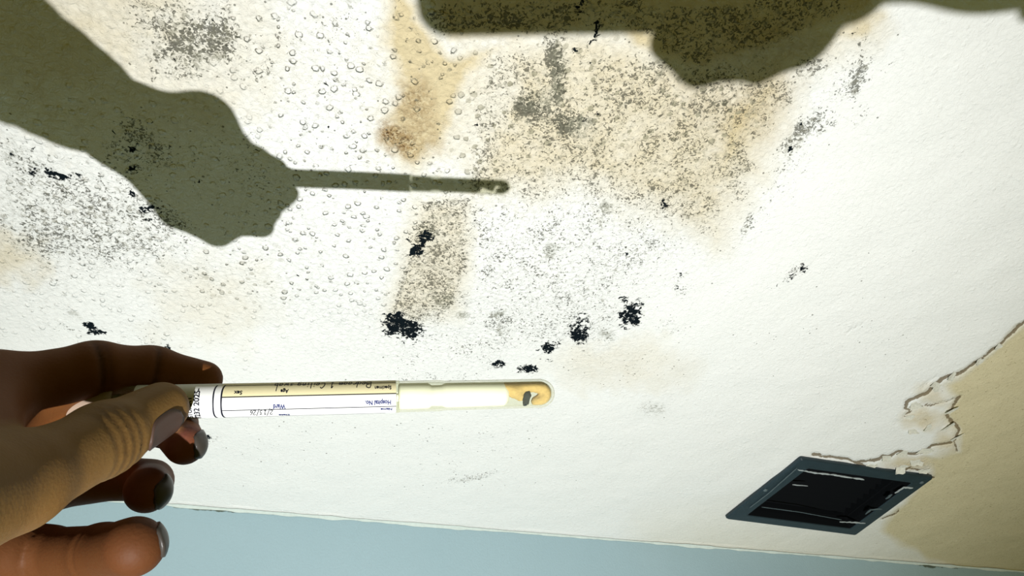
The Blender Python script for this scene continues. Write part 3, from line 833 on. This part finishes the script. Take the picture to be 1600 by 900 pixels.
V, Fc = lathe(prof + inner)
adopt(mesh('tube_wall', V, Fc, clear, smooth=True), tube)
# screw cap end in the palm
capm = plain('cap_plastic', (.26, .19, .14), .4, .4, .05)
V, Fc = lathe([(sL - .010, .0001), (sL - .010, RT * .8), (sL - .0085, RT * 1.05), (sL + .004, RT * 1.08), (sL + .006, RT * 1.04), (sL + .0065, RT * .9)], 32)
adopt(mesh('cap', V, Fc, capm, smooth=True), tube)
# shoulder line on the clear wall
V, Fc = lathe([(sR - .0002, RT * 1.0), (sR + .0002, RT * 1.03), (sR + .0012, RT * 1.03), (sR + .0016, RT * 1.0)])
adopt(mesh('collar', V, Fc, clear, smooth=True), tube)
# paper label: white, its upper strip tan, shade put into the colour
t = NT('paper_label')
pa = t.n('ShaderNodeAttribute'); pa.attribute_name = 'band'
sp = t.n('ShaderNodeSeparateColor'); t.set(sp.inputs[0], pa.outputs['Color'])
nz = t.noise(t.n('ShaderNodeNewGeometry').outputs['Position'], 700, 3).outputs[0]
c = t.mix(sp.outputs[0], (.60, .60, .58), (.60, .54, .33))
t.bsdf(c, .5, .3, t.bump(nz, .00005))
label_mat = t.m
sA, sB, sC = s_at(214), s_at(350), sR
N = 72; V, Fc, band = [], [], []
ss = [sA, sB - .0001, sB, sC]
RLb = RT + .00025
for i, s in enumerate(ss):
    for k in range(N + 1):
        ang = -175 + 350 * k / N; V.append(tp(s, ang, RLb)); band.append(1.0 if (18 < ang < 100 and i >= 2) else 0.0)
for i in range(len(ss) - 1):
    for k in range(N): a = i * (N + 1) + k; Fc.append((a, a + 1, a + N + 2, a + N + 1))
lab = adopt(mesh('paper_label', V, Fc, label_mat, smooth=True), tube)
color_attr(lab.data, 'band', np.array(band), np.array(band), np.array(band))
ink = plain('black_ink', (.004, .005, .012), .6, .2)
blue = plain('blue_ink', (.012, .02, .10), .6, .2)
RI = RLb + .00006
def flat_line(s0, s1, ang, wd):
    n = max(1, int(abs(s1 - s0) / .004)); V, Fc = [], []
    da = math.degrees(wd / 2 / RT)
    for i in range(n + 1):
        s = s0 + (s1 - s0) * i / n
        V += [tp(s, ang - da, RI), tp(s, ang + da, RI)]
        if i: a = 2 * i; Fc.append((a - 2, a - 1, a + 1, a))
    return V, Fc
def arc_line(s, a0, a1, wd, bow=0):
    V, Fc = [], []
    for i in range(31):
        a = a0 + (a1 - a0) * i / 30; e = bow * (2 * i / 30 - 1) ** 4
        V += [tp(s - wd / 2 + e, a, RI), tp(s + wd / 2 + e, a, RI)]
        if i: k = 2 * i; Fc.append((k - 2, k - 1, k + 1, k))
    return V, Fc
A2, A3, A4, A1 = 19, -27, -70, 66
for a, wd, s0, s1 in ((A2, .00036, sB, sC), (A3, .00032, sB, sC), (A4, .00020, sB + .001, sC - .004), (A1, .00026, sB + .001, sC)):
    o = mesh('printed_line', *flat_line(s0, s1, a, wd), ink); o.parent = lab
for s, wd in ((s_at(338), .00055), (s_at(350.5), .00060)):
    o = mesh('printed_line', *arc_line(s, -72, 70, wd, .0008), ink); o.parent = lab

def text_tris(body, size, shear=0.0, fat=.022):
    cu = bpy.data.curves.new('tmp', 'FONT'); cu.body = body; cu.size = size; cu.shear = shear; cu.resolution_u = 3; cu.offset = fat
    ob = bpy.data.objects.new('tmp', cu); COL.objects.link(ob)
    dg = bpy.context.evaluated_depsgraph_get(); dg.update()
    me = bpy.data.meshes.new_from_object(ob.evaluated_get(dg))
    V = [v.co.copy() for v in me.vertices]; Fc = [tuple(p.vertices) for p in me.polygons]
    bpy.data.objects.remove(ob); bpy.data.curves.remove(cu); bpy.data.meshes.remove(me)
    return V, Fc
def on_label(V, s0, ang0, turn=180):
    """place flat (x, y) drawing on the label: s0/ang0 origin, turned by 180 (upside down) or 90 degrees"""
    out = []
    for v in V:
        x, y = v[0], v[1]
        if turn == 180: ds, dh = -x, -y
        elif turn == 90: ds, dh = -y, x
        else: ds, dh = x, y
        out.append(tp(s0 + ds, ang0 + math.degrees(dh / RT), RI + .00003))
    return out
def text(body, x, ang, wpx, cap, mat=ink, turn=180):
    """wpx: length of the word along its line in photo columns, cap: height of its capitals in metres"""
    V, Fc = text_tris(body, 1.0, fat=.045 if mat is blue else .03)
    V = np.array([tuple(v) for v in V]); x0, x1 = V[:, 0].min(), V[:, 0].max()
    V[:, 0] = (V[:, 0] - x0) / (x1 - x0) * wpx * .000244; V[:, 1] *= cap / .70
    o = mesh('printed_text', on_label(V, s_at(x), ang, turn), Fc, mat); o.parent = lab
    return o
text('Specimen', 611, 48, 26, .00150)
text('Age', 453, 42, 12, .00145)
text('Sex', 382, 40, 12, .00145)
text('Hospital No.', 610, -4, 40, .00165, blue)
text('Ward', 449, -9, 18, .00170, blue)
text('Name', 612, -34, 18, .0011, blue)
text('Date', 454, -52, 16, .0012, blue)
text('STUART', 305, -58, 36, .0017, ink, 90)
text('7232 2025-', 317, -66, 52, .0019, ink, 90)
# handwriting from simple strokes on a 1 x 1 body, joined
G_ = {'B': [[(0,0),(0,1),(.45,.95),(.45,.6),(.05,.52),(.5,.45),(.5,.08),(0,0)]], 'e': [[(0,.25),(.35,.32),(.3,.5),(.1,.5),(0,.25),(.1,.02),(.42,.08)]],
      'd': [[(.35,.42),(.1,.48),(0,.2),(.12,0),(.35,.12),(.42,1),(.38,.05),(.5,0)]], 'r': [[(0,.5),(.03,0),(.06,.35),(.25,.52),(.38,.45)]],
      'o': [[(.2,.5),(0,.3),(.1,0),(.32,.05),(.36,.4),(.2,.5),(.45,.42)]], 'm': [[(0,.5),(.03,0),(.06,.4),(.2,.48),(.22,0),(.25,.4),(.4,.48),(.42,0)]],
      '1': [[(.05,.75),(.22,1),(.2,0)],[(.02,0),(.4,0)]], 'C': [[(.5,.85),(.3,1),(.02,.6),(.1,.08),(.5,.1)]], 'i': [[(0,.5),(.04,0)],[(.02,.72),(.04,.78)]],
      'l': [[(0,1),(.05,0)]], 'n': [[(0,.5),(.03,0),(.06,.38),(.25,.5),(.3,0)]], 'g': [[(.3,.45),(.05,.48),(0,.15),(.3,.1),(.34,.48),(.3,-.4),(.02,-.35)]],
      's': [[(.3,.48),(.05,.42),(.28,.15),(0,.02)]], 'w': [[(0,.5),(.08,0),(.2,.4),(.3,0),(.42,.5)]], 'a': [[(.3,.48),(.05,.42),(.02,.05),(.3,.1),(.32,.5),(.36,0)]],
      'b': [[(0,1.25),(.03,0),(.3,.05),(.3,.42),(.04,.4)]], '2': [[(0,.8),(.25,1),(.4,.7),(0,0),(.45,.02)]], '3': [[(0,.95),(.35,.9),(.12,.55),(.4,.3),(.25,0),(0,.08)]],
      '6': [[(.35,1),(.05,.5),(.05,.1),(.3,.02),(.35,.35),(.05,.38)]], '/': [[(.4,1.3),(0,-.35)]], ' ': []}
def scribble(body, x, ang, size, width, mat=ink):
    V, Fc = [], []; cx = 0
    for ch in body:
        for st_ in G_[ch]:
            p = [np.array([cx + a * .9 + b * .12, b]) * size for a, b in st_]
            # round the strokes
            q = [p[0]]
            for i in range(len(p) - 1):
                for k in (1, 2, 3):
                    u = k / 3; p_1 = p[i - 1] if i else p[i]; p2 = p[i + 1]; p3 = p[i + 2] if i + 2 < len(p) else p2; p1 = p[i]
                    q.append(.5 * (2 * p1 + (p2 - p_1) * u + (2 * p_1 - 5 * p1 + 4 * p2 - p3) * u * u + (-p_1 + 3 * p1 - 3 * p2 + p3) * u ** 3))
            for i in range(len(q)):
                d = q[min(i + 1, len(q) - 1)] - q[max(i - 1, 0)]; d = d / (np.linalg.norm(d) + 1e-12); nrm = np.array([-d[1], d[0]]) * width / 2
                V += [q[i] - nrm, q[i] + nrm]
                if i: a = len(V) - 2; Fc.append((a - 2, a - 1, a + 1, a))
        cx += .34 if ch in 'il ' else .62 if ch in 'BC1mw' else .50
    o = mesh('handwriting', on_label([(v[0], v[1]) for v in V], s_at(x), ang), Fc, mat); o.parent = lab
scribble('Bedroom 1 Ceiling swab', 580, 76, .0034, .00034)
scribble('2/13/26', 429, -30, .0023, .00026)

# ------------------------------------------------------------------ SWAB inside the tube
swab = empty('swab', tuple(tp(s_at(700), 0, 0)))
tag(swab, 'white-stemmed swab with a tan curled tip and a black mould smear, inside the clear tube', 'swab')
white_p = plain('white_plastic', (.84, .84, .78), .4, .4, .03)
V, Fc = lathe([(sA, .0001), (sA, .0012), (s_at(800), .0012), (s_at(801), .0001)], 20)
adopt(mesh('shaft', V, Fc, white_p, smooth=True), swab)
V, Fc = lathe([(s_at(622), .0001), (s_at(622.5), .0047), (s_at(625), .0051), (s_at(668), .0051), (s_at(674), .0042), (s_at(690), .0042), (s_at(697), .0049), (s_at(786), .0048), (s_at(793), .0035), (s_at(794), .0001)], 32)
adopt(mesh('white_filler', V, Fc, plain('milky_filler', (.80, .80, .70), .5, .3, .05), smooth=True), swab)  # opaque filler added to whiten the tube and make its shadow solid
def bud(P3):                               # a hooked, fibrous tip bent round the end of the tube
    pth = [(792, 12, .0030), (803, 9, .0036), (822, 13, .0026), (843, 12, .0028), (855, 3, .0029), (853, -8, .0030), (838, -13, .0024)]
    d = None
    pts_ = []
    for x, dy, r in pth:
        s = s_at(x); pts_.append((T0 + ax_ * s + cy * dy * .30 / F * .93 + cz * .0006, r))
    for (a, ra), (b, rb) in zip(pts_[:-1], pts_[1:]):
        s_ = seg(P3, a, b, ra * .92, rb * .92); d = s_ if d is None else smin(d, s_, .001)
    d = smin(d, seg(P3, pts_[1][0] - cy * .001, T0 + ax_ * s_at(813) - cy * .0012, .0024, .0018), .0012)
    q = P3 - T0; al = q @ ax_; rr = np.linalg.norm(q - al[:, None] * ax_, axis=1)
    lim = np.where(al > LEN - RT, np.sqrt(rr ** 2 + np.maximum(al - (LEN - RT), 0) ** 2), rr) - RT * .955 + .0011
    d = d + .00018 * np.sin(P3[:, 0] * 3100) * np.sin(P3[:, 1] * 2900) * np.sin(P3[:, 2] * 3300)
    return smax(d, lim, .0004)
cc = T0 + ax_ * s_at(828)
V, Fc = surface_net(bud, cc - .018, cc + .018, .00045)
adopt(mesh('cotton_tip', V, Fc, plain('tan_cotton', (.47, .33, .13), .9, .1, .25, 900, .0002), smooth=True), swab)
def smear(P3):
    a = T0 + ax_ * s_at(822) + cz * .0026 - cy * .0001; b = T0 + ax_ * s_at(820) + cz * .0022 - cy * .0034
    return seg(P3, a, b, .0014, .0013) + .0003 * np.sin(P3[:, 0] * 2600 + 1) * np.sin(P3[:, 2] * 2500)
V, Fc = surface_net(smear, cc - .008, cc + .008, .00035)
adopt(mesh('mould_smear', V, Fc, plain('black_mould', (.008, .014, .018), .8, .1), smooth=True), swab)
